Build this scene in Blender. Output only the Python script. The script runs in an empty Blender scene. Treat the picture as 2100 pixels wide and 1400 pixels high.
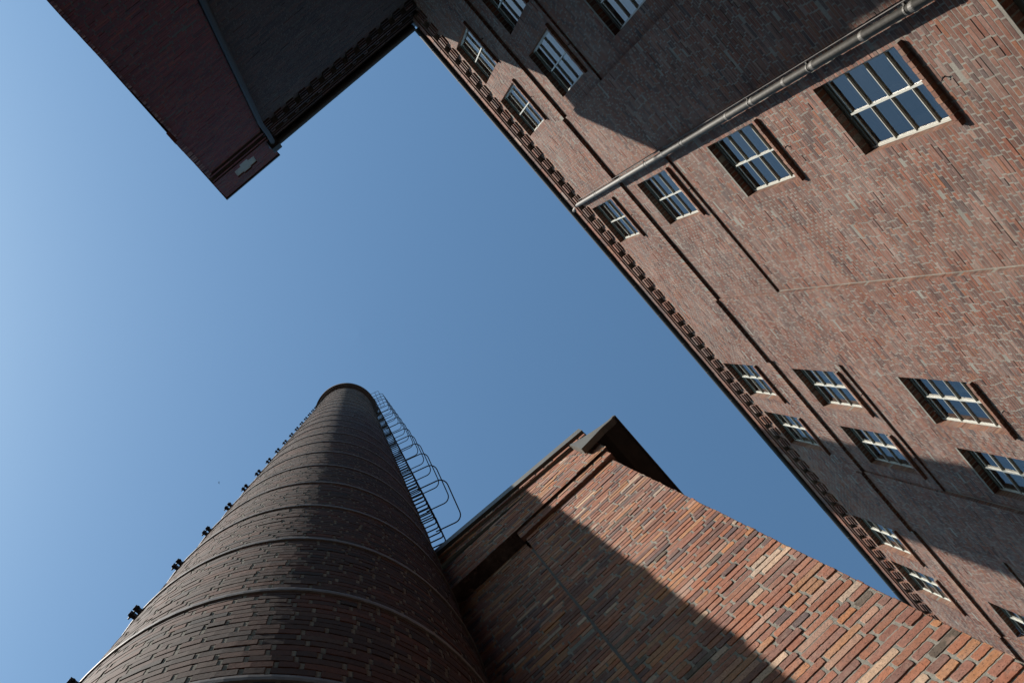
import bpy, math, random
import numpy as np
from mathutils import Matrix, Vector
C = bpy.context.scene.collection
scn = bpy.context.scene
rad = math.radians

# ------------------------------------------------------------------ camera, sky, sun, exposure
EYE = 1.6                                  # camera height above the yard
cam = bpy.data.cameras.new('camera'); camo = bpy.data.objects.new('camera', cam); C.objects.link(camo)
cam.sensor_width = 36.0; cam.sensor_fit = 'HORIZONTAL'; cam.lens = 36.79
cam.clip_start = 0.05; cam.clip_end = 3000
AX = ((0.6553, 0.7487, 0.1008), (-0.7414, 0.6629, -0.1042), (-0.1448, -0.0065, 0.9894))
M = Matrix([[AX[r][0], -AX[r][1], -AX[r][2]] for r in range(3)])
q = M.to_quaternion(); q.normalize()
camo.rotation_mode = 'QUATERNION'; camo.rotation_quaternion = q; camo.location = (0, 0, EYE)
scn.camera = camo

SUN_EL = rad(47.6)
SX, SY = -0.6884, 0.7254                   # horizontal direction towards the sun
world = bpy.data.worlds.new('World'); scn.world = world; world.use_nodes = True
wn = world.node_tree.nodes; wl = world.node_tree.links
for n in list(wn): wn.remove(n)
sky = wn.new('ShaderNodeTexSky'); sky.sky_type = 'NISHITA'; sky.sun_disc = False
sky.sun_elevation = SUN_EL; sky.sun_rotation = math.atan2(SX, SY)
sky.air_density = 1.0; sky.dust_density = 0.6; sky.ozone_density = 3.0; sky.altitude = 20
bg = wn.new('ShaderNodeBackground'); bg.inputs['Strength'].default_value = 0.075
out = wn.new('ShaderNodeOutputWorld')
gm = wn.new('ShaderNodeGamma'); gm.inputs[1].default_value = 1.25
wl.new(sky.outputs[0], gm.inputs[0]); tn = wn.new('ShaderNodeVectorMath'); tn.operation = 'MULTIPLY'; tn.inputs[1].default_value = (.98, 1.08, .88)   # clear northern air: a little less violet
wl.new(gm.outputs[0], tn.inputs[0]); wl.new(tn.outputs[0], bg.inputs['Color']); wl.new(bg.outputs[0], out.inputs['Surface'])
sun = bpy.data.lights.new('sun', 'SUN'); sun.energy = 4.6; sun.angle = rad(0.53); sun.color = (1.0, 0.93, 0.84)
suno = bpy.data.objects.new('sun', sun); C.objects.link(suno)
sv = Vector((SX * math.cos(SUN_EL), SY * math.cos(SUN_EL), math.sin(SUN_EL)))
suno.rotation_mode = 'QUATERNION'; suno.rotation_quaternion = sv.to_track_quat('Z', 'Y')
suno.location = sv * 80
scn.view_settings.view_transform = 'Standard'; scn.view_settings.look = 'None'
scn.view_settings.exposure = 1.0; scn.view_settings.gamma = 1.0

# ------------------------------------------------------------------ materials
def newmat(name):
    m = bpy.data.materials.new(name); m.use_nodes = True
    nt = m.node_tree
    for n in list(nt.nodes): nt.nodes.remove(n)
    o = nt.nodes.new('ShaderNodeOutputMaterial'); p = nt.nodes.new('ShaderNodeBsdfPrincipled')
    nt.links.new(p.outputs[0], o.inputs[0])
    return m, nt, p, o
def N(nt, t, **kw):
    n = nt.nodes.new(t)
    for k, v in kw.items():
        if k.startswith('i_'): n.inputs[k[2:].replace('_', ' ')].default_value = v
        else: setattr(n, k, v)
    return n
def noise(nt, scale, detail=4, rough=.55, vec=None):
    n = N(nt, 'ShaderNodeTexNoise'); n.inputs['Scale'].default_value = scale
    n.inputs['Detail'].default_value = detail; n.inputs['Roughness'].default_value = rough
    if vec is not None: nt.links.new(vec, n.inputs['Vector'])
    return n
def ramp(nt, src, stops):
    r = N(nt, 'ShaderNodeValToRGB'); e = r.color_ramp.elements
    while len(e) < len(stops): e.new(0.5)
    for i, (p, c) in enumerate(stops):
        e[i].position = p; e[i].color = c if len(c) == 4 else (*c, 1)
    nt.links.new(src, r.inputs[0]); return r
def mix(nt, a, b, f, mode='MIX'):
    m = N(nt, 'ShaderNodeMix', data_type='RGBA', blend_type=mode)
    for s, v in ((m.inputs[0], f), (m.inputs[6], a), (m.inputs[7], b)):
        if hasattr(v, 'default_value') or hasattr(v, 'is_linked'): nt.links.new(v, s)
        else: s.default_value = v if not isinstance(v, tuple) else (*v, 1)
    return m.outputs[2]
def pos(nt):
    return N(nt, 'ShaderNodeNewGeometry').outputs['Position']

def brick_mat(name, bloom=.5, patch=.5, bumpk=1.0, bloomcol=(.27, .215, .185), rough=.86, streak=.35):
    m, nt, p, o = newmat(name)
    P = pos(nt)
    col = N(nt, 'ShaderNodeAttribute', attribute_name='Col').outputs['Color']
    n1 = noise(nt, 38, 5, .65, P); n2 = noise(nt, 210, 3, .6, P); n3 = noise(nt, 1.1, 5, .6, P)
    v1 = ramp(nt, n1.outputs[0], [(.25, (.66, .66, .66)), (.75, (1.26, 1.22, 1.2))])
    c = mix(nt, col, v1.outputs[0], 1.0, 'MULTIPLY')
    # lime bloom: patches with a shape of their own
    nb = noise(nt, 7, 6, .7, P)
    ad = N(nt, 'ShaderNodeMath', operation='MULTIPLY'); nt.links.new(n3.outputs[0], ad.inputs[0]); nt.links.new(nb.outputs[0], ad.inputs[1])
    bl = ramp(nt, ad.outputs[0], [(.20, (0, 0, 0)), (.40, (bloom, bloom, bloom))])
    c = mix(nt, c, bloomcol, bl.outputs[0])
    # pits and dark specks
    n5 = noise(nt, 120, 2, .5, P)
    sp = ramp(nt, n5.outputs[0], [(.33, (.34, .31, .3)), (.40, (1, 1, 1))])
    c = mix(nt, c, sp.outputs[0], 1.0, 'MULTIPLY')
    n6 = noise(nt, .45, 5, .65, P)                 # broad soot and weather stains
    so = ramp(nt, n6.outputs[0], [(.30, (.74, .72, .72)), (.58, (1.06, 1.04, 1.03))])
    c = mix(nt, c, so.outputs[0], 1.0, 'MULTIPLY')
    n7 = noise(nt, 16, 4, .6, P)
    pl = ramp(nt, n7.outputs[0], [(.58, (0, 0, 0)), (.72, (patch, patch, patch))])
    c = mix(nt, c, (.30, .19, .145), pl.outputs[0])
    nt.links.new(c, p.inputs['Base Color'])
    p.inputs['Roughness'].default_value = rough
    p.inputs['Specular IOR Level'].default_value = .25
    b1 = N(nt, 'ShaderNodeBump'); b1.inputs['Strength'].default_value = .55 * bumpk; b1.inputs['Distance'].default_value = .006
    nt.links.new(n1.outputs[0], b1.inputs['Height'])
    b2 = N(nt, 'ShaderNodeBump'); b2.inputs['Strength'].default_value = .5 * bumpk; b2.inputs['Distance'].default_value = .002
    nt.links.new(n2.outputs[0], b2.inputs['Height']); nt.links.new(b1.outputs[0], b2.inputs['Normal'])
    nt.links.new(b2.outputs[0], p.inputs['Normal'])
    return m
def mortar_mat(name, c0, c1):
    m, nt, p, o = newmat(name); P = pos(nt)
    n1 = noise(nt, 60, 5, .7, P); n2 = noise(nt, 2.2, 4, .6, P)
    c = ramp(nt, n1.outputs[0], [(.3, c0), (.7, c1)]).outputs[0]
    g = ramp(nt, n2.outputs[0], [(.3, (.72, .72, .72)), (.7, (1.1, 1.1, 1.1))]).outputs[0]
    c = mix(nt, c, g, 1.0, 'MULTIPLY'); nt.links.new(c, p.inputs['Base Color'])
    p.inputs['Roughness'].default_value = .95; p.inputs['Specular IOR Level'].default_value = .1
    b = N(nt, 'ShaderNodeBump'); b.inputs['Strength'].default_value = .8; b.inputs['Distance'].default_value = .004
    nt.links.new(n1.outputs[0], b.inputs['Height']); nt.links.new(b.outputs[0], p.inputs['Normal'])
    return m
def plain(name, col, rough=.6, metal=0, bump=0, nscale=8, var=.15, spec=.5):
    m, nt, p, o = newmat(name); P = pos(nt)
    n1 = noise(nt, nscale, 5, .6, P)
    lo = tuple(x * (1 - var) for x in col); hi = tuple(x * (1 + var) for x in col)
    c = ramp(nt, n1.outputs[0], [(.3, lo), (.7, hi)]).outputs[0]
    nt.links.new(c, p.inputs['Base Color'])
    p.inputs['Roughness'].default_value = rough; p.inputs['Metallic'].default_value = metal
    p.inputs['Specular IOR Level'].default_value = spec
    if bump:
        b = N(nt, 'ShaderNodeBump'); b.inputs['Strength'].default_value = bump; b.inputs['Distance'].default_value = .01
        nt.links.new(n1.outputs[0], b.inputs['Height']); nt.links.new(b.outputs[0], p.inputs['Normal'])
    return m
M_BRICK = brick_mat('brick_weathered', .38)
M_BRICKC = brick_mat('brick_chimney', .0, .0, bumpk=.45)
M_BRICKR = brick_mat('brick_wine_red', .02, .0)
M_MORT = mortar_mat('mortar_grey', (.155, .145, .125), (.265, .25, .215))
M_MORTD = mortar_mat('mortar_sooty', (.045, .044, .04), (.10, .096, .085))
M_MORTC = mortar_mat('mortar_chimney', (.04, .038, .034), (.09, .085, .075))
M_HEADJ = mortar_mat('mortar_head_joint', (.12, .11, .095), (.22, .21, .18))
M_ZINC = plain('zinc_weathered', (.078, .073, .064), .62, .2, .15, 14, .25, .3)
M_DARK = plain('dark_painted_metal', (.012, .012, .012), .7, 0, .1, 12, .3)
M_IRON = plain('wrought_iron', (.02, .018, .02), .6, .4, .2, 30, .35)
M_BAND = plain('band_steel', (.12, .108, .098), .6, .25, .15, 20, .3)
M_PAINT = plain('window_paint', (.42, .42, .37), .45, 0, .05, 25, .08)
M_PAINTD = plain('window_head_paint', (.10, .105, .085), .5, 0, .05, 25, .1)
M_WHITE = plain('plaster_white', (.72, .715, .70), .8, 0, .05, 10, .05)
M_ROOF = plain('roof_lead', (.045, .045, .048), .5, .3, .2, 6, .3)
M_HOOD = plain('roof_edge_zinc', (.085, .085, .075), .55, .2, .1, 5, .2)
M_UNDER = plain('timber_soffit', (.025, .018, .013), .8, 0, .3, 9, .4)
M_STONE = plain('pale_stone', (.19, .19, .175), .85, 0, .3, 22, .12)
M_CURT = plain('curtain_cloth', (.26, .255, .25), .9, 0, .2, 5, .15)
M_ROOM = plain('room_walls', (.55, .56, .57), .9, 0, 0, 3, .3)
M_GROUND = plain('yard_paving', (.055, .053, .05), .9, 0, .4, 3, .2)
M_BIRD = plain('bird_plumage', (.03, .028, .03), .8, 0, 0, 50, .3)
def glass_mat():
    m = bpy.data.materials.new('window_glass'); m.use_nodes = True; nt = m.node_tree
    for n in list(nt.nodes): nt.nodes.remove(n)
    o = nt.nodes.new('ShaderNodeOutputMaterial')
    t = N(nt, 'ShaderNodeBsdfTransparent'); t.inputs[0].default_value = (.95, .96, .95, 1)
    g = N(nt, 'ShaderNodeBsdfGlossy'); g.inputs['Roughness'].default_value = .01; g.inputs['Color'].default_value = (1, .98, .93, 1)
    fr = N(nt, 'ShaderNodeFresnel'); fr.inputs[0].default_value = 2.35
    P = pos(nt); n = noise(nt, .9, 2, .5, P)
    b = N(nt, 'ShaderNodeBump'); b.inputs['Strength'].default_value = .05; b.inputs['Distance'].default_value = .03
    nt.links.new(n.outputs[0], b.inputs['Height']); nt.links.new(b.outputs[0], g.inputs['Normal'])
    mx = N(nt, 'ShaderNodeMixShader')
    nt.links.new(fr.outputs[0], mx.inputs[0]); nt.links.new(t.outputs[0], mx.inputs[1]); nt.links.new(g.outputs[0], mx.inputs[2])
    nt.links.new(mx.outputs[0], o.inputs[0]); return m
M_GLASS = glass_mat()

# ------------------------------------------------------------------ mesh collector
class MB:
    def __init__(s): s.v = []; s.f = []; s.m = []; s.c = []
    def quad(s, pts, mi=0, col=(.3, .3, .3)):
        b = len(s.v); s.v += [tuple(p) for p in pts]; s.c += [col] * len(pts)
        s.f.append(tuple(range(b, b + len(pts)))); s.m.append(mi)
    def box(s, a, b, mi=0, col=(.3, .3, .3)):
        x0, y0, z0 = (min(a[i], b[i]) for i in range(3)); x1, y1, z1 = (max(a[i], b[i]) for i in range(3))
        k = len(s.v)
        s.v += [(x0, y0, z0), (x1, y0, z0), (x1, y1, z0), (x0, y1, z0), (x0, y0, z1), (x1, y0, z1), (x1, y1, z1), (x0, y1, z1)]
        s.c += [col] * 8
        for f in ((0, 3, 2, 1), (4, 5, 6, 7), (0, 1, 5, 4), (1, 2, 6, 5), (2, 3, 7, 6), (3, 0, 4, 7)):
            s.f.append(tuple(k + i for i in f)); s.m.append(mi)
    def tube(s, pts, r, seg=8, mi=0, cap=True):
        pts = [Vector(p) for p in pts]; k = len(s.v); n = len(pts); up = None
        for i, p in enumerate(pts):
            d = (pts[min(i + 1, n - 1)] - pts[max(i - 1, 0)]).normalized()
            if up is None:
                up = Vector((0, 0, 1)) if abs(d.z) < .9 else Vector((1, 0, 0))
            u = (up - d * up.dot(d)).normalized(); w = d.cross(u); up = u
            rr = r[i] if isinstance(r, (list, tuple)) else r
            for j in range(seg):
                a = 2 * math.pi * j / seg
                s.v.append(tuple(p + u * (rr * math.cos(a)) + w * (rr * math.sin(a)))); s.c.append((.3, .3, .3))
        for i in range(n - 1):
            for j in range(seg):
                a = k + i * seg + j; b = k + i * seg + (j + 1) % seg
                s.f.append((a, b, b + seg, a + seg)); s.m.append(mi)
        if cap:
            s.f.append(tuple(k + j for j in reversed(range(seg)))); s.m.append(mi)
            s.f.append(tuple(k + (n - 1) * seg + j for j in range(seg))); s.m.append(mi)
    def prism(s, prof, axis, a, b, mi=0):
        """prof: closed polygon in the two other axes; swept along axis from a to b"""
        def mk(t, p):
            return {0: (t, p[0], p[1]), 1: (p[0], t, p[1]), 2: (p[0], p[1], t)}[axis]
        n = len(prof); k = len(s.v)
        for t in (a, b):
            s.v += [mk(t, p) for p in prof]; s.c += [(.3, .3, .3)] * n
        for i in range(n):
            j = (i + 1) % n; s.f.append((k + i, k + j, k + n + j, k + n + i)); s.m.append(mi)
        s.f.append(tuple(k + i for i in range(n))); s.m.append(mi)
        s.f.append(tuple(k + n + i for i in reversed(range(n)))); s.m.append(mi)
WL = {}
def wloc(o): return WL[o.name]
def thing(name, label, cat, loc, group=None):
    o = bpy.data.objects.new(name, None); C.objects.link(o); o.location = loc; o.empty_display_size = .5
    o['label'] = label; o['category'] = cat
    if group: o['group'] = group
    WL[o.name] = Vector(loc); return o
def part(mb, name, mats, parent, smooth=False, col=False, shift=EYE, label=None, origin=None):
    """mesh in yard coordinates (z measured from the camera height unless shift=0), child of parent"""
    pl = wloc(parent); o0 = Vector(origin) if origin is not None else pl
    me = bpy.data.meshes.new(name)
    vv = np.array(mb.v, dtype=float); vv[:, 2] += shift; vv -= np.array(o0)
    me.from_pydata(vv.tolist(), [], mb.f)
    for m in mats: me.materials.append(m)
    me.polygons.foreach_set('material_index', mb.m)
    if smooth: me.polygons.foreach_set('use_smooth', [True] * len(mb.f))
    if col:
        at = me.color_attributes.new('Col', 'FLOAT_COLOR', 'POINT')
        cc = np.ones((len(mb.c), 4)); cc[:, :3] = np.array(mb.c); at.data.foreach_set('color', cc.ravel())
    me.update()
    o = bpy.data.objects.new(name, me); C.objects.link(o); o.parent = parent; o.location = o0 - pl
    if label: o['label'] = label
    WL[o.name] = o0
    return o

# ------------------------------------------------------------------ brickwork as real bricks
PAL_MAIN = [((.31, .118, .072), 5), ((.27, .125, .085), 5), ((.22, .115, .088), 4), ((.35, .17, .12), 3), ((.36, .15, .08), 1.2), ((.17, .088, .07), 2), ((.40, .27, .215), .8), ((.13, .082, .075), .5)]
PAL_PIER = [((.40, .155, .082), 5), ((.35, .14, .085), 4), ((.30, .13, .09), 4), ((.48, .22, .10), 3), ((.50, .29, .20), 1.2), ((.60, .44, .32), .6), ((.20, .10, .08), 2.5), ((.15, .095, .09), .9), ((.13, .10, .075), .5)]
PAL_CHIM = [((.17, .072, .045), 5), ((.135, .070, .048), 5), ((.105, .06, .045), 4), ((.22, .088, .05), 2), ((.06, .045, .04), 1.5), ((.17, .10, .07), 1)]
PAL_RED = [((.20, .045, .045), 6), ((.17, .042, .045), 5), ((.145, .04, .048), 3), ((.24, .06, .042), 2), ((.11, .04, .045), 1)]
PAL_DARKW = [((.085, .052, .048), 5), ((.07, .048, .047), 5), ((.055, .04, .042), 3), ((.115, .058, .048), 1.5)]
def picker(pal, rnd):
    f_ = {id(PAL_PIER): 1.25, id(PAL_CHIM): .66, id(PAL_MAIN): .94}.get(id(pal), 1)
    cs = [tuple(x * f_ for x in c) for c, w in pal]; ws = [w for c, w in pal]
    def f():
        c = rnd.choices(cs, ws)[0]; k = .56 * rnd.uniform(.86, 1.14); j = rnd.uniform(-.08, .08)
        return (c[0] * k * (1 + j), c[1] * k, c[2] * k * (1 - j))
    return f
def bricks(mb, fn, u0, u1, v0, v1, pal, seed, pitch=.0775, L=.24, H=.118, joint=.0125, depth=.0018, hj=.018, holes=(), rough=False, lap=.002, mort=True, mstep=None, headers=.55, sig=.0008):
    """real bricks over [u0,u1]x[v0,v1]; fn(u,v,n)->xyz; brick faces at n=0, joints at n=-depth. material 0 brick, 1 mortar"""
    rnd = random.Random(seed); pick = picker(pal, rnd)
    r0 = math.floor(v0 / pitch); r1 = math.ceil(v1 / pitch)
    loc = []
    for r in range(r0, r1):
        a, b = r * pitch + joint / 2, (r + 1) * pitch - joint / 2
        a, b = max(a, v0), min(b, v1)
        if b - a < .006: continue
        segs = [(u0, u1)]
        for (ha, hb, hc, hd) in holes:
            if b > hc + .004 and a < hd - .004:
                if a < hc < b: continue
                ns = []
                for (s, e) in segs:
                    if hb <= s or ha >= e: ns.append((s, e)); continue
                    if ha > s: ns.append((s, ha))
                    if hb < e: ns.append((hb, e))
                segs = ns
        rr = random.Random(seed * 7919 + r)
        for (s, e) in segs:
            u = s - rr.uniform(0, L) if (s == u0 and u1 - u0 > .5) else s
            first = True; alt = rr.random() < .5
            while u < e - .004:
                if first and u == s: ln = (L * .75 if r % 2 else H)
                else:
                    ln = H if (rr.random() < headers) else L
                first = False
                x0, x1 = max(u, s), min(u + ln, e)
                if e - x1 < .045: x1 = e
                if x1 - x0 > .012:
                    loc.append((x0 + (hj / 2 if x0 > s else 0), x1 - (hj / 2 if x1 < e else 0), a, b, x0 <= s, x1 >= e))
                    u = x1 if x1 == e else u + ln
                else: u += ln
    for (x0, x1, a, b, le, re) in loc:
        if x1 - x0 < .006: continue
        c = pick(); dn = rnd.gauss(0, sig); ja, jb = rnd.gauss(0, .0012), rnd.gauss(0, .0012)
        if rnd.random() < .05: dn += .004
        k = len(mb.v)
        if not rough:
            i = .0012
            P = [(x0, a + ja), (x1, a + jb), (x1, b + jb), (x0, b + ja)]
            F = [(x0 + i, a + ja + i), (x1 - i, a + jb + i), (x1 - i, b + jb - i), (x0 + i, b + ja - i)]
        else:
            ns = max(2, int((x1 - x0) / .013)); P = []; F = []
            hx = (x0 + x1) / 2; hy = (a + b) / 2
            ring = [(x0 + (x1 - x0) * t / ns, a + ja) for t in range(ns)] + [(x1, a + jb)] + [(x1, hy)] + [(x1 - (x1 - x0) * t / ns, b) for t in range(ns)] + [(x0, b)] + [(x0, hy)]
            cr = .006
            for (px, py) in ring:
                corner = (abs(px - x0) < 1e-6 or abs(px - x1) < 1e-6) and abs(py - hy) > .01
                jx, jy = rnd.gauss(0, .0008), rnd.gauss(0, .0011)
                if rnd.random() < .05: jy += math.copysign(rnd.uniform(.002, .007), hy - py)
                if corner: px += math.copysign(rnd.uniform(0, cr), hx - px); py += math.copysign(rnd.uniform(0, cr * .6), hy - py)
                P.append((px + jx, py + jy)); F.append((px + jx + math.copysign(.0022, hx - px), py + jy + math.copysign(.0022, hy - py)))
        n = len(P)
        for (pu, pv) in F: mb.v.append(fn(pu, pv, dn)); mb.c.append(c)
        for (pu, pv) in P: mb.v.append(fn(pu, pv, dn - .0018)); mb.c.append(c)
        for (pu, pv) in P: mb.v.append(fn(pu, pv, -depth - .001)); mb.c.append(c)
        mb.f.append(tuple(range(k, k + n))); mb.m.append(0)
        for q in (0, n):
            for j in range(n):
                jn = (j + 1) % n
                mb.f.append((k + q + j, k + q + n + j, k + q + n + jn, k + q + jn)); mb.m.append(0)
    if mort:
        us = sorted({u0, u1, *[h[0] for h in holes if u0 < h[0] < u1], *[h[1] for h in holes if u0 < h[1] < u1]})
        vs = sorted({v0, v1, *[h[2] for h in holes if v0 < h[2] < v1], *[h[3] for h in holes if v0 < h[3] < v1]})
        if mstep:
            us = list(np.linspace(u0, u1, mstep + 1))
        for i in range(len(us) - 1):
            for j in range(len(vs) - 1):
                cu, cv = (us[i] + us[i + 1]) / 2, (vs[j] + vs[j + 1]) / 2
                if any(h[0] < cu < h[1] and h[2] < cv < h[3] for h in holes): continue
                mb.quad([fn(us[i], vs[j], -depth), fn(us[i + 1], vs[j], -depth), fn(us[i + 1], vs[j + 1], -depth), fn(us[i], vs[j + 1], -depth)], 1)
def YP(y):            # wall facing +y
    return lambda u, v, n: (u, y + n, v)
def XP(x):            # wall facing +x, u runs along y
    return lambda u, v, n: (x + n, u, v)
def XM(x):            # wall facing -x, u runs along y
    return lambda u, v, n: (x - n, u, v)
def jambL(x, y):      # left jamb of an opening in a +y wall: faces +x ; u = depth behind the wall face
    return lambda u, v, n: (x + n, y - u, v)
def jambR(x, y):
    return lambda u, v, n: (x - n, y - u, v)
def headp(z, y):      # soffit facing down; u = x, v = depth
    return lambda u, v, n: (u, y - v, z - n)

# ------------------------------------------------------------------ setting: ground
g = MB(); g.quad([(-600, -600, 0), (600, -600, 0), (600, 600, 0), (-600, 600, 0)])
me = bpy.data.meshes.new('ground'); me.from_pydata(g.v, [], g.f); me.materials.append(M_GROUND)
go = bpy.data.objects.new('ground', me); C.objects.link(go); go['kind'] = 'structure'

# ------------------------------------------------------------------ main building (long facade, faces +y)
BAY, MID, FRZ, PIL, CAP = -6.03, -5.99, -5.925, -5.955, -5.885
Z_L2, Z_L1, Z_CORB, Z_EAVE = 17.66, 20.68, 23.86, 24.54
XL, XR = -4.86, 17.2
ZB = 5.4
pil = [(-4.86, -3.70), (-.54, 1.00), (4.30, 5.98), (9.10, 10.78), (13.90, 15.55)]
bays = [(-3.70, -.54), (1.00, 4.30), (5.98, 9.10), (10.78, 13.90), (15.55, 17.2)]
W, Hh = 1.03, 2.0
cols = [-3.455, -1.89, 1.385, 6.245, 7.80, 11.21, 12.74]
rows = [(8.40 - 2.0, BAY), (10.02, BAY), (13.90, BAY), (17.98, MID), (21.72, FRZ)]
def row_x(c, y): return c * (-y / 6.03)
main = thing('brick_building', 'long sunlit red brick front with rows of white framed windows and flat piers', 'building', (4, -6, 0))
wins = [(row_x(c, y) if y != BAY else c, z, y) for c in cols for z, y in rows if not (c == 11.21 and y == MID)]
w = MB()
def holes_for(y, u0, u1, v0, v1):
    return [(x, x + W, z, z + Hh) for x, z, yy in wins if yy == y and x + W > u0 and x < u1 and z + Hh > v0 and z < v1]
sd = 11
for (a, b) in bays:
    bricks(w, YP(BAY), a, b, ZB, Z_L2, PAL_MAIN, sd, holes=holes_for(BAY, a, b, ZB, Z_L2)); sd += 1
    bricks(w, YP(MID), a, b, Z_L2, Z_L1, PAL_MAIN, sd, holes=holes_for(MID, a, b, Z_L2, Z_L1)); sd += 1
    bricks(w, headp(Z_L2, MID), a, b, 0, MID - BAY, PAL_MAIN, sd, pitch=.06, L=.12); sd += 1
for (a, b) in pil:
    bricks(w, YP(PIL), a, b, ZB, Z_L1, PAL_MAIN, sd); sd += 1
    for xx, fnj in ((a, jambR(a, PIL)), (b, jambL(b, PIL))):
        bricks(w, fnj, 0, PIL - BAY, ZB, Z_L1, PAL_MAIN, sd, L=.2, H=.12); sd += 1
    # corbelled cap where the pier meets the frieze
    for k, (c, zz) in enumerate(((CAP, Z_L1), )):
        bricks(w, YP(c), a, b, zz, zz + .235, PAL_MAIN, sd); sd += 1
        bricks(w, jambR(a, c), 0, c - FRZ, zz, zz + .235, PAL_MAIN, sd); bricks(w, jambL(b, c), 0, c - FRZ, zz, zz + .235, PAL_MAIN, sd)
        bricks(w, headp(zz, c), a, b, 0, c - PIL, PAL_MAIN, sd, pitch=.08, L=.12)
        w.quad([(a, FRZ, zz + .235), (b, FRZ, zz + .235), (b, c - .004, zz + .235), (a, c - .004, zz + .235)], 1)
# frieze: upright (soldier) course, plain courses, upright course over the top windows
def soldier(mb, fn, u0, u1, v0, v1, pal, seed, holes=()):
    bricks(mb, lambda u, v, n: fn(v, u, n), v0, v1, u0, u1, pal, seed, pitch=.0775, joint=.017, L=v1 - v0, H=v1 - v0, holes=[(h[2], h[3], h[0], h[1]) for h in holes])
PAL_SOL = [((.36, .17, .10), 4), ((.32, .14, .085), 4), ((.28, .13, .09), 3), ((.40, .22, .14), 1)]
capspan = [(a, b, Z_L1, Z_L1 + .235) for a, b in pil]
for (a, b) in bays:
    soldier(w, YP(FRZ), a, b, Z_L1, Z_L1 + .235, PAL_SOL, sd); sd += 1
    bricks(w, headp(Z_L1, FRZ), a, b, 0, FRZ - MID, PAL_MAIN, sd, pitch=.0655, L=.12); sd += 1
bricks(w, YP(FRZ), XL, XR, Z_L1 + .235, 21.72 + Hh, PAL_MAIN, sd, holes=holes_for(FRZ, XL, XR, 20, 25)); sd += 1
soldier(w, YP(FRZ), XL, XR, 21.72 + Hh, 21.72 + Hh + .16, PAL_SOL, sd); sd += 1
bricks(w, YP(FRZ), XL, XR, 21.72 + Hh + .16, 24.85, PAL_MAIN, sd); sd += 1
# window reveals in brick
RV = .115
for (x, z, y) in wins:
    bricks(w, jambL(x, y), 0, RV, z, z + Hh, PAL_SOL, sd, L=.2, H=.1); sd += 1
    bricks(w, jambR(x + W, y), 0, RV, z, z + Hh, PAL_SOL, sd, L=.2, H=.1); sd += 1
    bricks(w, headp(z + Hh, y), x, x + W, 0, RV, PAL_MAIN, sd, pitch=.14, L=.0775, H=.0775); sd += 1
    w.quad([(x, y, z - .012), (x + W, y, z - .012), (x + W, y - RV, z - .012), (x, y - RV, z - .012)], 1)
# lower wall below what the bricks cover
w.quad([(XL, BAY - .01, -EYE), (XR, BAY - .01, -EYE), (XR, BAY - .01, ZB), (XL, BAY - .01, ZB)], 0, (.26, .14, .10))
w.quad([(XL, MID, ZB), (XL, -16, ZB), (XL, -16, 24.8), (XL, MID, 24.8)], 0, (.2, .12, .1))
w.quad([(XR, BAY, -EYE), (XR, -16, -EYE), (XR, -16, 24.8), (XR, BAY, 24.8)], 0, (.26, .14, .10))
w.quad([(XR, -16, -EYE), (XL, -16, -EYE), (XL, -16, 24.8), (XR, -16, 24.8)], 0, (.26, .14, .10))
part(w, 'wall', [M_BRICK, M_MORT], main, col=True)
# corbel table under the eave
def corbel_table(mb, fnat, s0, s1, z0, ztop, pal, seed, pitchx=.365, bw=.225, steps=(.035, .065, .09)):
    """fnat(n) -> panel mapping at distance n in front of the frieze"""
    cz = .0775; nblk = int((s1 - s0) / pitchx)
    rnd = random.Random(seed); pick = picker(pal, rnd)
    def slab(a, b, c, d, n0, n1, split=.24):
        """solid run of bricks u a..b, v c..d from depth n0 out to n1"""
        u = a
        while u < b - .01:
            e = min(b, u + (split if b - a > .3 else b - a)); g = .004
            col = pick(); f = fnat(0)
            P = [f(uu, vv, nn) for uu in (u + g, e - g) for vv in (c + g * .8, d - g * .8) for nn in (n0, n1 + rnd.gauss(0, .0015))]
            k = len(mb.v); mb.v += P; mb.c += [col] * 8
            for q in ((1, 5, 7, 3), (0, 1, 3, 2), (4, 6, 7, 5), (0, 4, 5, 1), (2, 3, 7, 6)):
                mb.f.append(tuple(k + i for i in q)); mb.m.append(0)
            u = e
    nn = (steps[0], steps[1], steps[2], steps[2])
    for i in range(nblk + 1):
        a = s0 + i * pitchx + .07
        if a + bw > s1: break
        for k, n in enumerate(nn): slab(a, a + bw, z0 + k * cz, z0 + (k + 1) * cz - (.004 if k < 2 else 0), -.02, n, .3)
    slab(s0, s1, z0 + 4 * cz, z0 + 5 * cz, -.02, steps[2] + .028)
    slab(s0, s1, z0 + 5 * cz, ztop, -.02, steps[2] + .055)
    f = fnat(0); n = steps[2] + .02
    mb.quad([f(s0, z0 + 4 * cz, n), f(s1, z0 + 4 * cz, n), f(s1, ztop, n), f(s0, ztop, n)], 1)
    mb.quad([f(s0, z0 + 4 * cz + .001, 0), f(s1, z0 + 4 * cz + .001, 0), f(s1, z0 + 4 * cz + .001, n), f(s0, z0 + 4 * cz + .001, n)], 1)
cb = MB(); corbel_table(cb, lambda n: YP(FRZ + n), XL + .2, XR, Z_CORB, 24.56, PAL_MAIN, 501)
part(cb, 'cornice', [M_BRICK, M_MORT], main, col=True)
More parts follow.
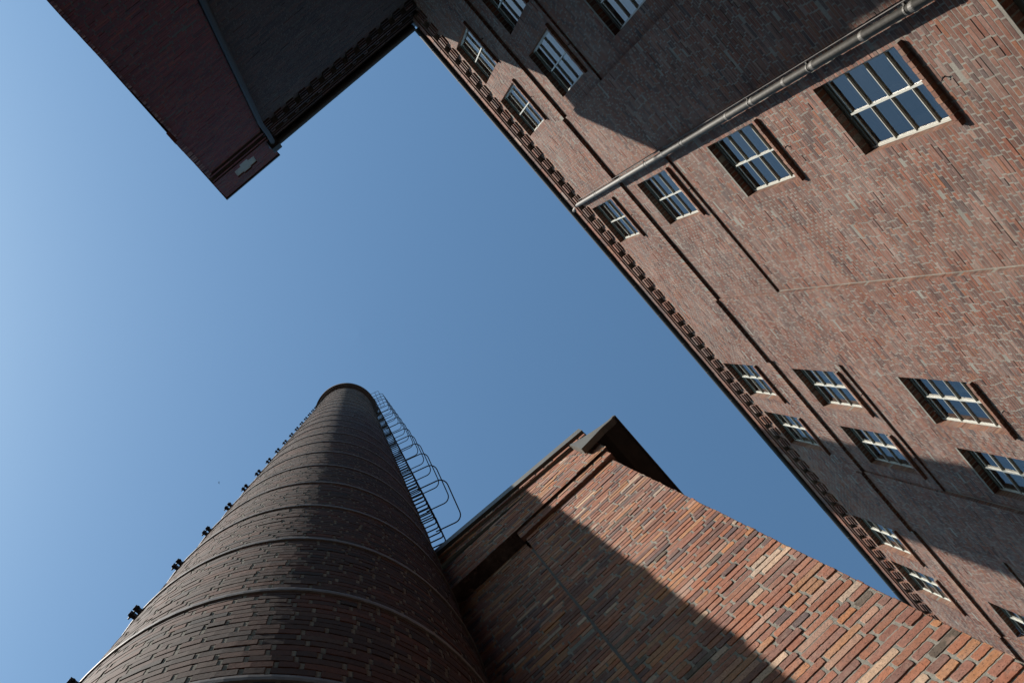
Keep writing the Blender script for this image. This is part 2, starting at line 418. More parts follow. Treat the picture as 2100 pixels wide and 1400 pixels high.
# gutter on a board with straps
def gutter(parent, axis, a, b, face, outn, z, mats):
    """runs along axis (0: x, 1: y) from a to b; face = outer coordinate, outn = sign of outward direction"""
    mb = MB(); r = .085
    inner = face - outn * .22
    pr = [(inner, z + .03), (face - outn * .16, z + .03), (face - outn * .16, z + .0)]
    for i in range(9):
        t = math.pi * i / 8
        pr.append((face - outn * (.08 + .08 * math.cos(t)), z + .085 - .085 * math.sin(t)))
    pr += [(face, z + .10), (face - outn * .006, z + .10)]
    for i in range(9):
        t = math.pi * (8 - i) / 8
        pr.append((face - outn * (.08 + .072 * math.cos(t)), z + .088 - .076 * math.sin(t)))
    pr += [(face - outn * .155, z + .2), (inner, z + .2)]
    mb.prism(pr, 1 - (1 - axis), a, b)
    o = part(mb, 'gutter', [mats], parent)
    x = a + .6
    while x < b:
        st = MB()
        pts = []
        for i in range(7):
            t = math.pi * i / 6
            c = (face - outn * (.08 + .084 * math.cos(t)), z + .085 - .092 * math.sin(t))
            pts.append((x, c[0], c[1]) if axis == 0 else (c[0], x, c[1]))
        st.tube(pts, .007, 6); part(st, 'strap', [M_DARK], o); x += .92
    return o
gutter(main, 0, XL + .40, XR + .1, -5.68, 1, Z_EAVE, M_DARK)
rf = MB(); rf.prism([(-5.80, Z_EAVE + .2), (-11, Z_EAVE + 3.0), (-16.2, Z_EAVE + .2), (-16.2, Z_EAVE + .05), (-11, Z_EAVE + 2.85), (-5.84, Z_EAVE + .05)], 0, XL - .1, XR + .15)
part(rf, 'roof', [M_ROOF], main)

# window (one kind): frame mesh is the part; pane, sill, curtain and hook are its pieces
def make_window(first_at):
    x, z, y = first_at
    org = (x, y, z + EYE)
    F = MB(); d0, d1 = y - RV, y - RV - .034
    fw = .026
    X0, X1, Z0, Z1 = x + .004, x + W - .004, z - .008, z + Hh - .004
    F.box((X0, d0, Z0), (X0 + fw, d1, Z1)); F.box((X1 - fw, d0, Z0), (X1, d1, Z1))
    F.box((X0 + fw, d0 + .002, Z0), (X1 - fw, d1 - .002, Z0 + fw)); F.box((X0 + fw, d0 - .002, Z1 - .10), (X1 - fw, d1 + .002, Z1), 1)
    F.box((X0 + fw, d0 - .018, Z1 - .15), (X1 - fw, d1 + .006, Z1 - .10), 1)
    xm = x + W / 2
    F.box((xm - .012, d0 + .012, Z0 + fw), (xm + .012, d1, Z1 - .15))
    zs = [Z0 + fw + (Z1 - .15 - Z0 - fw) * k / 4 for k in (1, 2, 3)]
    for zz in zs:
        for (a, b) in ((X0 + fw, xm - .012), (xm + .012, X1 - fw)):
            F.box((a, d0 + .008, zz - .007), (b, d1 + .008, zz + .007))
    # casement stiles
    for (a, b) in ((X0 + fw, X0 + fw + .014), (X1 - fw - .012, X1 - fw)):
        F.box((a, d0 - .008, Z0 + fw), (b, d1 + .012, Z1 - .15))
    for (a, b) in ((X0 + fw + .014, xm - .02), (xm + .02, X1 - fw - .014)):
        F.box((a, d0 - .009, Z0 + fw), (b, d1 + .013, Z0 + fw + .03)); F.box((a, d0 - .009, Z1 - .175), (b, d1 + .013, Z1 - .15))
    win = part(F, 'window', [M_PAINT, M_PAINTD], main, origin=org)
    G = MB(); yg = y - RV - .020
    G.quad([(X0 + fw, yg, Z0 + fw), (X0 + fw, yg, Z1 - .12), (X1 - fw, yg, Z1 - .12), (X1 - fw, yg, Z0 + fw)])
    pane = part(G, 'pane', [M_GLASS], win, origin=org)
    S = MB(); rnd = random.Random(5); pick = picker(PAL_SOL, rnd); n = 14; u = x - .03; du = (W + .06) / n
    for k in range(n):
        a, b = u + k * du + .005, u + (k + 1) * du - .005
        kk = len(S.v); j = rnd.gauss(0, .002)
        S.v += [(a, y - .01, z - .115), (b, y - .01, z - .115), (b, y + .06 + j, z - .115), (a, y + .06 + j, z - .115), (a, y - .03, z - .006), (b, y - .03, z - .006), (b, y + .06 + j, z - .035), (a, y + .06 + j, z - .035)]
        c = pick(); S.c += [c] * 8
        for f in ((0, 3, 2, 1), (4, 5, 6, 7), (0, 1, 5, 4), (1, 2, 6, 5), (2, 3, 7, 6), (3, 0, 4, 7)): S.f.append(tuple(kk + i for i in f)); S.m.append(0)
    S.box((x - .028, y - .005, z - .112), (x + W + .028, y + .05, z - .042), 1)
    sill = part(S, 'sill', [M_BRICK, M_MORT], win, col=True, origin=org)
    K = MB(); yb = y - RV - .036   # plastered inner reveal and board
    e = .5
    K.quad([(X0, yb, Z0), (X0, yb - e, Z0), (X0, yb - e, Z1), (X0, yb, Z1)]); K.quad([(X1, yb, Z0), (X1, yb, Z1), (X1, yb - e, Z1), (X1, yb - e, Z0)])
    K.quad([(X0, yb, Z1), (X0, yb - e, Z1), (X1, yb - e, Z1), (X1, yb, Z1)]); K.quad([(X0, yb, Z0), (X1, yb, Z0), (X1, yb - e, Z0), (X0, yb - e, Z0)])
    yi = yb - .17                                  # inner casements
    for (a, b) in ((X0 + .002, X0 + .075), (xm - .045, xm + .045), (X1 - .075, X1 - .002)): K.box((a, yi, Z0 + .002), (b, yi - .05, Z1 - .002))
    for (a, b) in ((X0 + .075, xm - .045), (xm + .045, X1 - .075)):
        for zz in (Z0 + .04, Z0 + Hh * .66, Z1 - .09): K.box((a, yi - .003, zz - .035), (b, yi - .045, zz + .035))
        K.box((a, yi - .008, Z0 + Hh * .33), (b, yi - .03, Z0 + Hh * .33 + .02))
    K.quad([(X0, yb - e - .35, Z0), (X1, yb - e - .35, Z0), (X1, yb - e - .35, Z1), (X0, yb - e - .35, Z1)], 1)
    K.quad([(X0, yb - e, Z1), (X0, yb - e - .35, Z1), (X1, yb - e - .35, Z1), (X1, yb - e, Z1)], 1)
    inn = part(K, 'inner_reveal', [M_WHITE, M_ROOM], win, origin=org)
    HK = MB(); hx, hz = x + W * .5, z - .32
    HK.tube([(hx, y - .01, hz), (hx, y + .03, hz), (hx + .01, y + .045, hz + .012), (hx + .015, y + .05, hz + .03)], [.009, .008, .007, .005], 6)
    HK.tube([(hx, y + .03, hz), (hx - .014, y + .04, hz - .018), (hx - .014, y + .05, hz - .035)], [.008, .006, .004], 6)
    hook = part(HK, 'hook', [M_IRON], win, origin=org)
    return win
w0 = make_window(wins[0])
kids = [o for o in bpy.data.objects if o.parent == w0]
for (x, z, y) in wins[1:]:
    c = w0.copy(); C.objects.link(c); c.parent = main; c.location = Vector((x, y, z + EYE)) - wloc(main)
    for k in kids:
        d = k.copy(); C.objects.link(d); d.parent = c

# drainpipe on the main front
PX, PY, PR = 1.094, -5.85, .0525
dp = MB()
dp.tube([(PX, PY, -EYE), (PX, PY, 24.2), (PX + .01, PY + .015, 24.31), (PX + .05, PY + .05, 24.44), (PX + .06, PY + .08, 24.58)], PR, 20)
pipe = part(dp, 'drainpipe', [M_ZINC], main, smooth=True)
for kz, zz in enumerate([1.0, 3.2, 5.4, 7.4, 9.09, 10.07, 11.25, 12.05, 13.09, 14.05, 16.06, 17.15, 18.15, 20.02, 22.15]):
    b = MB(); b.tube([(PX, PY, zz - .045), (PX, PY, zz - .03), (PX, PY, zz + .03), (PX, PY, zz + .045)], [PR + .001, PR + .007, PR + .007, PR + .001], 20)
    if kz % 2 == 0:
        b.tube([(PX, PY, zz + .10), (PX, PY, zz + .13)], PR + .006, 20)
        b.box((PX - .012, PY - .05, zz + .105), (PX + .012, PIL if PX < 1 else BAY, zz + .125))
        b.box((PX - .08, PY - .012, zz + .10), (PX - PR, PY + .012, zz + .13))
    part(b, 'pipe_collar', [M_ZINC], pipe)
jt = MB()
for xx in (4.30, 9.10, 13.90): jt.box((xx - .016, BAY, ZB), (xx, BAY + .007, Z_L1 - .05))
part(jt, 'pale_joint', [M_MORT], main)
# slim rod that runs beside the pipe
rod = MB(); rod.tube([(PX - .085, PY - .03, -EYE), (PX - .085, PY - .03, 24.3)], .006, 6)
part(rod, 'lightning_rod', [M_BAND], main)

# ------------------------------------------------------------------ wing at right angles (faces +x, in shade)
wing = thing('brick_building', 'dark brick wing in deep shade with toothed cornice, between the red tower and sunlit front', 'building', (-5, -4, 0))
WX = -4.86
ww = MB()
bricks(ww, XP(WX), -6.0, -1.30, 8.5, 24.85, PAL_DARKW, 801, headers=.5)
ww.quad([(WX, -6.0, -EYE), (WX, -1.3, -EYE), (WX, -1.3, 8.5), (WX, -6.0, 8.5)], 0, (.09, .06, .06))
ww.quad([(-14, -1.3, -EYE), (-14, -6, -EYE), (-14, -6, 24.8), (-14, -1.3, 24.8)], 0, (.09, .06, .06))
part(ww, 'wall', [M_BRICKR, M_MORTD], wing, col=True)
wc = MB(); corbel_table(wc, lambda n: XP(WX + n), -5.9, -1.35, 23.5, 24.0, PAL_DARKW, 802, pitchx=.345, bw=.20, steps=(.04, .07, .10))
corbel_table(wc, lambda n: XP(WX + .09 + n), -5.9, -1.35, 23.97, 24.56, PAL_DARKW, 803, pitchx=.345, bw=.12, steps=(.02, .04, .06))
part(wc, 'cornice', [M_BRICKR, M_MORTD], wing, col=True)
gutter(wing, 1, -5.72, -1.44, -4.459, 1, Z_EAVE, M_DARK)
rw = MB(); rw.prism([(-4.62, Z_EAVE + .6), (-9.3, Z_EAVE + 3.1), (-14, Z_EAVE + .6), (-14, Z_EAVE + .06), (-9.3, Z_EAVE + .06), (-4.62, Z_EAVE + .06)], 1, -6.2, -1.34)
part(rw, 'roof', [M_ROOF], wing)
# zinc downpipe in the corner between wing and tower
dq = MB(); DY = -1.425
dq.tube([(-4.74, DY, -EYE), (-4.74, DY, 22.8), (-4.70, DY, 23.0), (-4.60, DY - .02, 23.6), (-4.56, DY - .02, 24.1), (-4.56, DY - .02, 24.4)], .055, 16)
pw = part(dq, 'drainpipe', [M_DARK], wing, smooth=True)
hb = MB(); hb.prism([(-4.68, 24.36), (-4.44, 24.36), (-4.39, 24.52), (-4.39, 24.66), (-4.72, 24.66), (-4.72, 24.52)], 1, DY - .13, DY + .09)
part(hb, 'rainwater_head', [M_DARK], pw)

# ------------------------------------------------------------------ stair tower (wine red, parapet with stone cross panel)
tower = thing('brick_tower', 'wine red brick tower in shade with stepped pale stone panel near its top', 'tower', (-6.5, -.6, 0))
TX, PXT = -4.78, -4.65
TY0, TY1 = -1.365, .06
tw = MB()
bricks(tw, XP(TX), TY0, TY1, 9.0, 24.3, PAL_RED, 901, headers=.5)
tw.quad([(TX, TY0, -EYE), (TX, TY1, -EYE), (TX, TY1, 9.0), (TX, TY0, 9.0)], 0, (.15, .05, .05))
# projecting edge strip at the outer corner, toothed
for k in range(int((24.0 - 8) / .0775)):
    z = 8 + k * .0775; rnd = random.Random(k + 77); e = rnd.choice([0, 0, .012, .02])
    col = rnd.choice([(.11, .045, .04), (.09, .04, .04), (.07, .03, .03), (.20, .12, .10)])
    tw.box((TX - .2, TY1, z + .005), (TX + .018 + e * .5, TY1 + (.04 if z < 19.5 else .105) + e * .6, z + .0725), 0, col)
tw.quad([(TX - .2, TY1 + .04, -EYE), (TX + .008, TY1 + .04, -EYE), (TX + .008, TY1 + .04, 24.2), (TX - .2, TY1 + .04, 24.2)], 1)
tw.quad([(TX - .1, TY1 + .04, -EYE), (-9, TY1 + .04, -EYE), (-9, TY1 + .04, 26.5), (TX - .1, TY1 + .04, 26.5)], 0, (.17, .06, .05))
tw.quad([(-9, TY0, -EYE), (TX, TY0, -EYE), (TX, TY0, 26.5), (-9, TY0, 26.5)], 0, (.15, .05, .05))
tw.quad([(-9, TY0, -EYE), (-9, TY1 + .04, -EYE), (-9, TY1 + .04, 26.5), (-9, TY0, 26.5)], 0, (.15, .05, .05))
part(tw, 'wall', [M_BRICKR, M_MORTD], tower, col=True)
# two projecting string courses under the parapet
tc = MB()
def band(mb, x0, x1, ya, yb, z0, z1, pal, seed):
    rnd = random.Random(seed); pick = picker(pal, rnd)
    zz = z0
    while zz < z1 - .01:
        y = ya
        while y < yb - .01:
            e = min(yb, y + .24); mb.box((x0, y + .004, zz + .004), (x1 + rnd.gauss(0, .001), e - .004, min(zz + .0775, z1) - .004), 0, pick()); y = e
        zz += .0775
    mb.box((x0, ya + .003, z0 + .003), (x1 - .006, yb - .003, z1 - .003), 1)
band(tc, TX - .05, TX + .05, TY0 - .01, TY1 + .07, 23.72, 23.88, PAL_RED, 31)
band(tc, TX - .05, TX + .10, TY0 - .02, TY1 + .10, 24.02, 24.18, PAL_RED, 32)
part(tc, 'string_course', [M_BRICKR, M_MORTD], tower, col=True)
# parapet with a cross shaped recess
tp = MB(); PA, PB = -1.475, .185; Zp0, Zp1 = 24.18, 26.50
cyc = (-.163 * 4.65, -.115 * 4.65); wy = (-.200 * 4.65, -.077 * 4.65)
zc = (5.25 * 4.65, 5.525 * 4.65); wz = (5.295 * 4.65, 5.492 * 4.65)
bricks(tp, XP(PXT), PA, PB, Zp0, Zp1, PAL_RED, 903, headers=.5, holes=[(cyc[0], cyc[1], zc[0], zc[1]), (wy[0], cyc[0], wz[0], wz[1]), (cyc[1], wy[1], wz[0], wz[1])])
tp.quad([(PXT, PA, Zp0), (PXT, PB, Zp0), (TX - .1, PB, Zp0), (TX - .1, PA, Zp0)], 1)
tp.quad([(PXT, PB, Zp0), (PXT, PB, Zp1), (-9, PB, Zp1), (-9, PB, Zp0)], 0, (.17, .06, .05))
tp.quad([(PXT, PA, Zp0), (PXT, PA, Zp1), (-9, PA, Zp1), (-9, PA, Zp0)], 0, (.15, .05, .05))
RD = .045
poly = [(cyc[0], zc[0]), (cyc[1], zc[0]), (cyc[1], wz[0]), (wy[1], wz[0]), (wy[1], wz[1]), (cyc[1], wz[1]), (cyc[1], zc[1]), (cyc[0], zc[1]), (cyc[0], wz[1]), (wy[0], wz[1]), (wy[0], wz[0]), (cyc[0], wz[0])]
for i in range(len(poly)):
    a, b = poly[i], poly[(i + 1) % len(poly)]
    tp.quad([(PXT - .002, a[0], a[1]), (PXT - .002, b[0], b[1]), (PXT - RD, b[0], b[1]), (PXT - RD, a[0], a[1])], 0, (.14, .05, .05))
part(tp, 'parapet', [M_BRICKR, M_MORTD], tower, col=True)
st = MB()
st.quad([(PXT - RD + .004, cyc[0], zc[0]), (PXT - RD + .004, cyc[1], zc[0]), (PXT - RD + .004, cyc[1], zc[1]), (PXT - RD + .004, cyc[0], zc[1])])
st.box((PXT - RD, wy[0], wz[0]), (PXT - RD + .006, cyc[0] - .001, wz[1])); st.box((PXT - RD, cyc[1] + .001, wz[0]), (PXT - RD + .006, wy[1], wz[1]))
part(st, 'stone_panel', [M_STONE], tower)
cp = MB(); cp.box((-9, PA - .03, 26.50), (PXT + .035, PB + .03, 26.62)); cp.box((-8.9, PA, 26.62), (PXT, PB, 26.66))
part(cp, 'coping', [M_DARK], tower)

# ------------------------------------------------------------------ round chimney
CH = (1.918, 2.31); R0, KT = 1.5724, .0146
def cr(z): return R0 - KT * z
chim = thing('chimney', 'tall round tapering brick chimney with steel bands and a hooped ladder', 'chimney', (CH[0], CH[1], 0))
cm = MB(); BANDZ0, BANDS = 4.538, 1.6643; cpitch = BANDS / 18
def cyl(u, v, n):
    a = u; r = cr(v) + n
    return (CH[0] + r * math.cos(a), CH[1] + r * math.sin(a), v)
zlo, ztop = 2.2, 39.1
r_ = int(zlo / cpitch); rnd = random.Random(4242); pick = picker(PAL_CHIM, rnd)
while r_ * cpitch < ztop:
    z0, z1 = r_ * cpitch + .0055, (r_ + 1) * cpitch - .0055
    R = cr((z0 + z1) / 2); circ = 2 * math.pi * R; s = rnd.uniform(0, .25)
    nb = int(circ / .185); lens = [rnd.choice([.24, .24, .125]) for _ in range(nb)]; sc_ = circ / sum(lens); u = s
    for ln in lens:
        a0 = (u + .011) / R; a1 = (u + ln * sc_ - .011) / R; u += ln * sc_
        c = pick(); dn = rnd.gauss(0, .0012); t0 = rnd.gauss(0, .0007)
        um = u - .0005; b0, b1 = (um - .0115) / R, (um + .0115) / R   # pale head joint, struck almost flush
        cm.quad([cyl(b0, z0, -.0035), cyl(b1, z0, -.0035), cyl(b1, z1, -.003), cyl(b0, z1, -.003)], 2)
        k = len(cm.v)
        am = (a0 + a1) / 2; i = .0018
        ring = [(a0, z0 + t0), (am, z0 - t0 * .3), (a1, z0 - t0), (a1, z1 - t0), (am, z1), (a0, z1 + t0)]
        for (aa, zz) in ring:
            j = rnd.gauss(0, .0012)
            cm.v.append(cyl(aa + (i / R if aa < am else -i / R if aa > am else 0), zz + (i if zz < (z0 + z1) / 2 else -i) + j, dn)); cm.c.append(c)
        for (aa, zz) in ring: cm.v.append(cyl(aa, zz, -.0125)); cm.c.append(c)
        cm.f.append((k, k + 1, k + 4, k + 5)); cm.m.append(0); cm.f.append((k + 1, k + 2, k + 3, k + 4)); cm.m.append(0)
        for j in range(6):
            jn = (j + 1) % 6; cm.f.append((k + j, k + 6 + j, k + 6 + jn, k + jn)); cm.m.append(0)
    r_ += 1
SEG = 200
for (za, zb) in ((-EYE, 20), (20, 39.1)):
    for j in range(SEG):
        a, b = 2 * math.pi * j / SEG, 2 * math.pi * (j + 1) / SEG
        cm.quad([cyl(a, za, -.012), cyl(b, za, -.012), cyl(b, zb, -.012), cyl(a, zb, -.012)], 1)
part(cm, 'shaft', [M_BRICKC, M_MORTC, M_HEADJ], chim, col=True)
cc = MB()
def ringz(mb, prof, seg=96, mi=0):
    k = len(mb.v); n = len(prof)
    for j in range(seg):
        a = 2 * math.pi * j / seg
        for (r, z) in prof: mb.v.append((CH[0] + r * math.cos(a), CH[1] + r * math.sin(a), z)); mb.c.append((.07, .05, .045))
    for j in range(seg):
        jn = (j + 1) % seg
        for i in range(n - 1):
            mb.f.append((k + j * n + i, k + jn * n + i, k + jn * n + i + 1, k + j * n + i + 1)); mb.m.append(mi)
ringz(cc, [(.985, 39.0), (1.02, 39.0), (1.02, 39.08), (1.07, 39.08), (1.07, 39.18), (1.115, 39.18), (1.115, 39.3), (1.16, 39.3), (1.16, 39.75), (1.12, 39.85), (.80, 39.85), (.80, 38)])
part(cc, 'cap', [M_BRICKC], chim, col=True)
cl_az = rad(171.6)
zb = BANDZ0 - BANDS; bi = 0
while zb < 38.6:
    r = cr(zb); b = MB(); org = (CH[0], CH[1], zb + EYE)
    ringz(b, [(r - .004, zb - .032), (r + .012, zb - .032), (r + .014, zb), (r + .012, zb + .032), (r - .004, zb + .032)])
    bo = part(b, 'band', [M_BAND], chim, smooth=False, origin=org)
    cmb = MB(); er = Vector((math.cos(cl_az), math.sin(cl_az), 0)); et = Vector((-er.y, er.x, 0)); ez = Vector((0, 0, 1)); c0 = Vector((CH[0], CH[1], zb)) + er * (r + .01)
    def obox(mb, c, hx, hy, hz):
        k = len(mb.v)
        for sx in (-1, 1):
            for sy in (-1, 1):
                for sz in (-1, 1): mb.v.append(tuple(c + er * (hx * sx) + et * (hy * sy) + ez * (hz * sz))); mb.c.append((.3, .3, .3))
        for f in ((0, 1, 3, 2), (4, 6, 7, 5), (0, 4, 5, 1), (2, 3, 7, 6), (0, 2, 6, 4), (1, 5, 7, 3)): mb.f.append(tuple(k + i for i in f)); mb.m.append(0)
    obox(cmb, c0 + er * .026 + et * .026, .028, .013, .030); obox(cmb, c0 + er * .026 - et * .026, .028, .013, .030)
    cmb.tube([c0 + er * .032 - et * .068, c0 + er * .032 + et * .052], .007, 8)
    cmb.tube([c0 + er * .032 - et * .050, c0 + er * .032 - et * .040], .013, 6); cmb.tube([c0 + er * .032 + et * .040, c0 + er * .032 + et * .049], .013, 6)
    part(cmb, 'clamp', [M_IRON], bo, origin=org)
    zb += BANDS; bi += 1
# climbing irons with safety hoops
le = Vector((math.cos(rad(-72.5)), math.sin(rad(-72.5)), 0)); lt = Vector((-le.y, le.x, 0))
def ushape(mb, z, d0, d1, half, rr, r, corner):
    base = Vector((CH[0], CH[1], z)); R = cr(z)
    P = [base + le * (R + d0) + lt * half]
    for (sgn) in (1, -1):
        cpt = base + le * (R + d1 - corner) + lt * (sgn * (half - corner))
        for i in range(6):
            t = (math.pi / 2) * i / 5
            if sgn > 0: P.append(cpt + lt * (corner * math.cos(t)) + le * (corner * math.sin(t)))
            else: P.append(cpt + le * (corner * math.cos(t)) - lt * (corner * math.sin(t)))
    P.append(base + le * (R + d0) - lt * half)
    mb.tube(P, r, 6)
lad = thing('ladder', 'x', 'x', (CH[0], CH[1], 12.55 + EYE)); del lad['label']; del lad['category']
lad.parent = chim; lad.location = (0, 0, 12.55 + EYE)
z = 12.55
while z < 38.9:
    lm = MB(); ushape(lm, z, -.03, .175, .17, 0, .0095, .03); part(lm, 'rung', [M_IRON], lad, origin=(CH[0], CH[1], z + EYE)); z += .33
z = 14.05
while z < 39:
    h = MB(); ushape(h, z, .12, .52, .31, 0, .0095, .11); part(h, 'hoop', [M_IRON], lad, origin=(CH[0], CH[1], z + EYE)); z += BANDS
tr = MB()
for dd in (.22, .36):
    base = Vector((CH[0], CH[1], 39.7)); q_ = base + le * (1.16 + dd - .1)
    tr.tube([q_ - lt * .3 + Vector((0, 0, .0)), q_ + lt * .3], .008, 6)
for s_ in (-.3, 0, .3):
    tr.tube([base + le * 1.1 + lt * s_, base + le * 1.42 + lt * s_], .008, 6)
part(tr, 'top_rail', [M_IRON], lad)

# ------------------------------------------------------------------ near brick block with sloping coping (faces -x)
blk = thing('brick_building', 'near brick block beside the chimney, crossed by its shadow, with swept metal roof edge', 'building', (4.5, 1.5, 0))
BX, BY0, BY1 = 2.5, -1.015, .11
bm = MB()
ZS, ZF = 9.857, 10.107
bricks(bm, XM(BX), BY0, BY1, 1.2, ZS, PAL_PIER, 1201, rough=True, pitch=.070, depth=.004, joint=.0105, hj=.013, sig=.0015, L=.235, H=.115, headers=.45)
bm.quad([(BX, BY0, -EYE), (BX, BY1, -EYE), (BX, BY1, 1.2), (BX, BY0, 1.2)], 0, (.3, .14, .09))
# recessed panel to the left, with a rendered seam at the step
bricks(bm, XM(BX + .10), BY1, 5.2, 1.2, ZF, PAL_PIER, 1202, pitch=.070, depth=.004, joint=.0105, hj=.013, sig=.0015, L=.235, H=.115)
bricks(bm, lambda u, v, n: (BX + u, BY1 + n, v), 0, .10, 1.2, ZF, PAL_PIER, 1203)
# side wall round the corner (faces -y)
bricks(bm, lambda u, v, n: (u, BY0 - n, v), BX, BX + 4.5, 1.2, 10.6, PAL_PIER, 1205, pitch=.070, depth=.004, joint=.0105, hj=.013, sig=.0015)
# string course and frieze stepping outward
def slope(y): return .2 * (y - BY0)
bricks(bm, XM(BX - .037), BY0 - .037, BY1 + .03, ZS, ZF, PAL_PIER, 1206, pitch=.070, depth=.004, joint=.0105, sig=.0015, rough=True)
bm.quad([(BX - .036, BY1 + .03, ZS), (BX + .1, BY1 + .03, ZS), (BX + .1, BY1 + .03, ZF), (BX - .036, BY1 + .03, ZF)], 0, (.15, .08, .06))
bm.quad([(BX + .02, BY0 - .03, ZS + .002), (BX + .02, BY1 + .03, ZS + .002), (BX - .034, BY1 + .03, ZS + .002), (BX - .034, BY0 - .03, ZS + .002)], 0, (.2, .1, .07))
bricks(bm, XM(BX - .067), BY0 - .067, 5.2, ZF, 10.98, PAL_PIER, 1207, pitch=.070, depth=.004, joint=.0105, sig=.0015, rough=True)
bm.quad([(BX + .12, BY0 - .06, ZF + .002), (BX + .12, 5.2, ZF + .002), (BX - .064, 5.2, ZF + .002), (BX - .064, BY0 - .06, ZF + .002)], 0, (.05, .03, .025))  # frieze underside: its shade is put into the near-black colour
# the top courses rise towards the chimney
def XMs(x): return lambda u, v, n: (x - n, u, v + slope(u))
bricks(bm, XMs(BX - .067), BY0 - .067, 5.2, 10.85, 11.02, PAL_PIER, 1208, pitch=.070, depth=.004, joint=.011)
bricks(bm, XMs(BX - .105), BY0 - .08, 5.2, 11.02, 11.10, PAL_PIER, 1209, pitch=.08, depth=.01, joint=.014)
bm.quad([(BX, BY0 - .07, 11.022 + slope(BY0 - .07)), (BX, 5.2, 11.022 + slope(5.2)), (BX - .1, 5.2, 11.022 + slope(5.2)), (BX - .1, BY0 - .07, 11.022 + slope(BY0 - .07))], 1)
part(bm, 'wall', [M_BRICK, M_MORT], blk, col=True)
kc = MB()
for (x0, x1, za, zb2) in ((BX - .095, BX + 1.5, 11.12, 11.16), (BX - .135, BX + 1.6, 11.16, 11.34)):
    k = len(kc.v)
    for yy in (BY0 - .095, 5.3):
        for (xx, zz) in ((x0, za), (x1, za), (x1, zb2), (x0, zb2)): kc.v.append((xx, yy, zz + slope(yy))); kc.c.append((.3, .3, .3))
    for f in ((0, 1, 2, 3), (7, 6, 5, 4), (0, 4, 5, 1), (1, 5, 6, 2), (2, 6, 7, 3), (3, 7, 4, 0)): kc.f.append(tuple(k + i for i in f)); kc.m.append(0)
part(kc, 'coping', [M_HOOD], blk)
# swept roof edge over the side wall
hd = MB()
up = [(-.88, 10.86), (-.967, 10.73), (-1.107, 10.596), (-1.245, 10.495), (-1.31, 10.47), (-1.36, 10.475), (-1.385, 10.48)]
lo = [(-1.385, 10.455), (-1.335, 10.405), (-1.289, 10.405), (-1.239, 10.415), (-1.181, 10.41), (-1.078, 10.375), (-.97, 10.345), (-.90, 10.33)]
poly = up + lo
hd.prism(poly, 0, 2.33, 2.40)
hood = part(hd, 'roof_edge', [M_HOOD], blk)
hu = MB(); hu.prism([(-.95, 10.80), (-1.08, 10.62), (-1.20, 10.52), (-1.378, 10.475), (-1.378, 10.43), (-1.20, 10.46), (-1.08, 10.53), (-.95, 10.66)], 0, 2.402, 7.2)
part(hu, 'roof', [M_UNDER], blk)
fl = MB(); fl.tube([(2.33, -1.385, 10.43), (7.2, -1.385, 10.43)], .012, 8)
part(fl, 'drip_edge', [M_DARK], blk)
# thin rendered seam where the panel steps back
sm = MB(); sm.box((BX + .004, BY1 - .0, 1.2), (BX + .03, BY1 + .02, ZS - .46))
part(sm, 'seam', [plain('render_seam', (.07, .066, .06), .9, 0, .4, 18, .3)], blk)

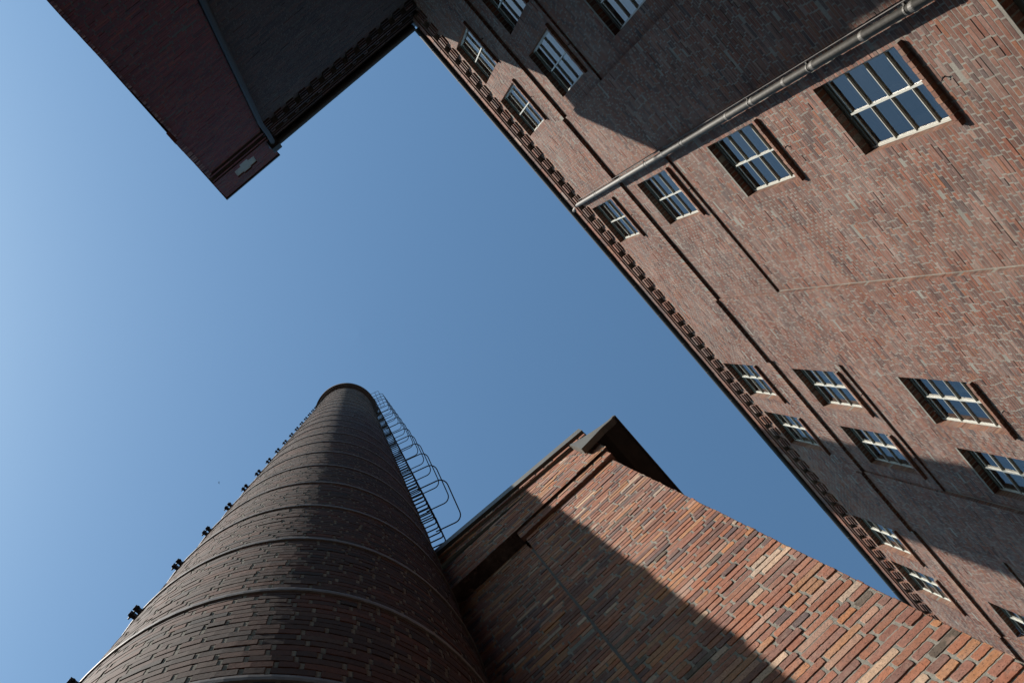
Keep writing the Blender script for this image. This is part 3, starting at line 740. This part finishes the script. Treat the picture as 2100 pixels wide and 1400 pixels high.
# ------------------------------------------------------------------ unseen range added across the yard to cut low sky light
opp = thing('brick_building', 'plain brick range with pitched roof, added unseen across the yard to block low sky light', 'building', (0, 24, 0))
ob = MB(); OY, OX0, OX1, OH = 22.0, -32.0, 30.0, 23.0
ow = [(x, z) for x in np.arange(OX0 + 1.5, OX1 - 2, 2.6) for z in np.arange(1.0, 21, 4.0)]
xs = [OX0] + [v for x in sorted({x for x, z in ow}) for v in (x, x + 1.1)] + [OX1]
zs_ = [-EYE] + [v for z in sorted({z for x, z in ow}) for v in (z, z + 2.0)] + [OH]
for i in range(len(xs) - 1):
    for j in range(len(zs_) - 1):
        if i % 2 == 1 and j % 2 == 1:
            ob.quad([(xs[i], OY + .15, zs_[j]), (xs[i + 1], OY + .15, zs_[j]), (xs[i + 1], OY + .15, zs_[j + 1]), (xs[i], OY + .15, zs_[j + 1])], 1)
            continue
        ob.quad([(xs[i], OY, zs_[j]), (xs[i], OY, zs_[j + 1]), (xs[i + 1], OY, zs_[j + 1]), (xs[i + 1], OY, zs_[j])], 0, (.13, .07, .055))
ob.box((OX0, OY + .3, -EYE), (OX1, OY + 10, OH), 0, (.13, .07, .055))
part(ob, 'wall', [M_BRICKR, M_ROOM], opp, col=True)
orf = MB(); orf.prism([(OY - .3, OH), (OY + 5, OH + 3), (OY + 10.3, OH)], 0, OX0 - .3, OX1 + .3); part(orf, 'roof', [M_ROOF], opp)

# ------------------------------------------------------------------ a bird far up in the sky
bd = MB(); bp = Vector((0, 0, 0))
bd.tube([(-.16, 0, 0), (-.08, 0, .01), (.04, 0, .015), (.13, 0, 0), (.17, 0, 0)], [.01, .045, .055, .03, .006], 8)
for s_ in (-1, 1):
    bd.prism([(.06, 0), (-.06, 0), (-.10, .004), (.0, .006)], 2, 0, .004) if False else None
    k = len(bd.v)
    pts = [(.07, .03 * s_, .01), (-.06, .03 * s_, .01), (-.07, .20 * s_, .05), (-.10, .40 * s_, .03), (.02, .24 * s_, .055)]
    bd.v += pts + [(p[0], p[1], p[2] + .006) for p in pts]; bd.c += [(.3,) * 3] * 10
    bd.f += [tuple(k + i for i in range(5)), tuple(k + 5 + i for i in reversed(range(5)))] + [(k + i, k + (i + 1) % 5, k + 5 + (i + 1) % 5, k + 5 + i) for i in range(5)]; bd.m += [0] * 7
me = bpy.data.meshes.new('bird'); me.from_pydata([tuple(p) for p in bd.v], [], bd.f); me.materials.append(M_BIRD)
bo = bpy.data.objects.new('bird', me); C.objects.link(bo)
dirv = Vector((AX[0][0] * (449 - 1050) + AX[0][1] * (989 - 700) + AX[0][2] * 2146, AX[1][0] * (449 - 1050) + AX[1][1] * (989 - 700) + AX[1][2] * 2146, AX[2][0] * (449 - 1050) + AX[2][1] * (989 - 700) + AX[2][2] * 2146)).normalized()
bo.location = Vector((0, 0, EYE)) + dirv * 260; bo.rotation_euler = (.1, .1, 2.2)
bo['label'] = 'tiny dark bird gliding in the open blue sky left of the chimney'; bo['category'] = 'bird'
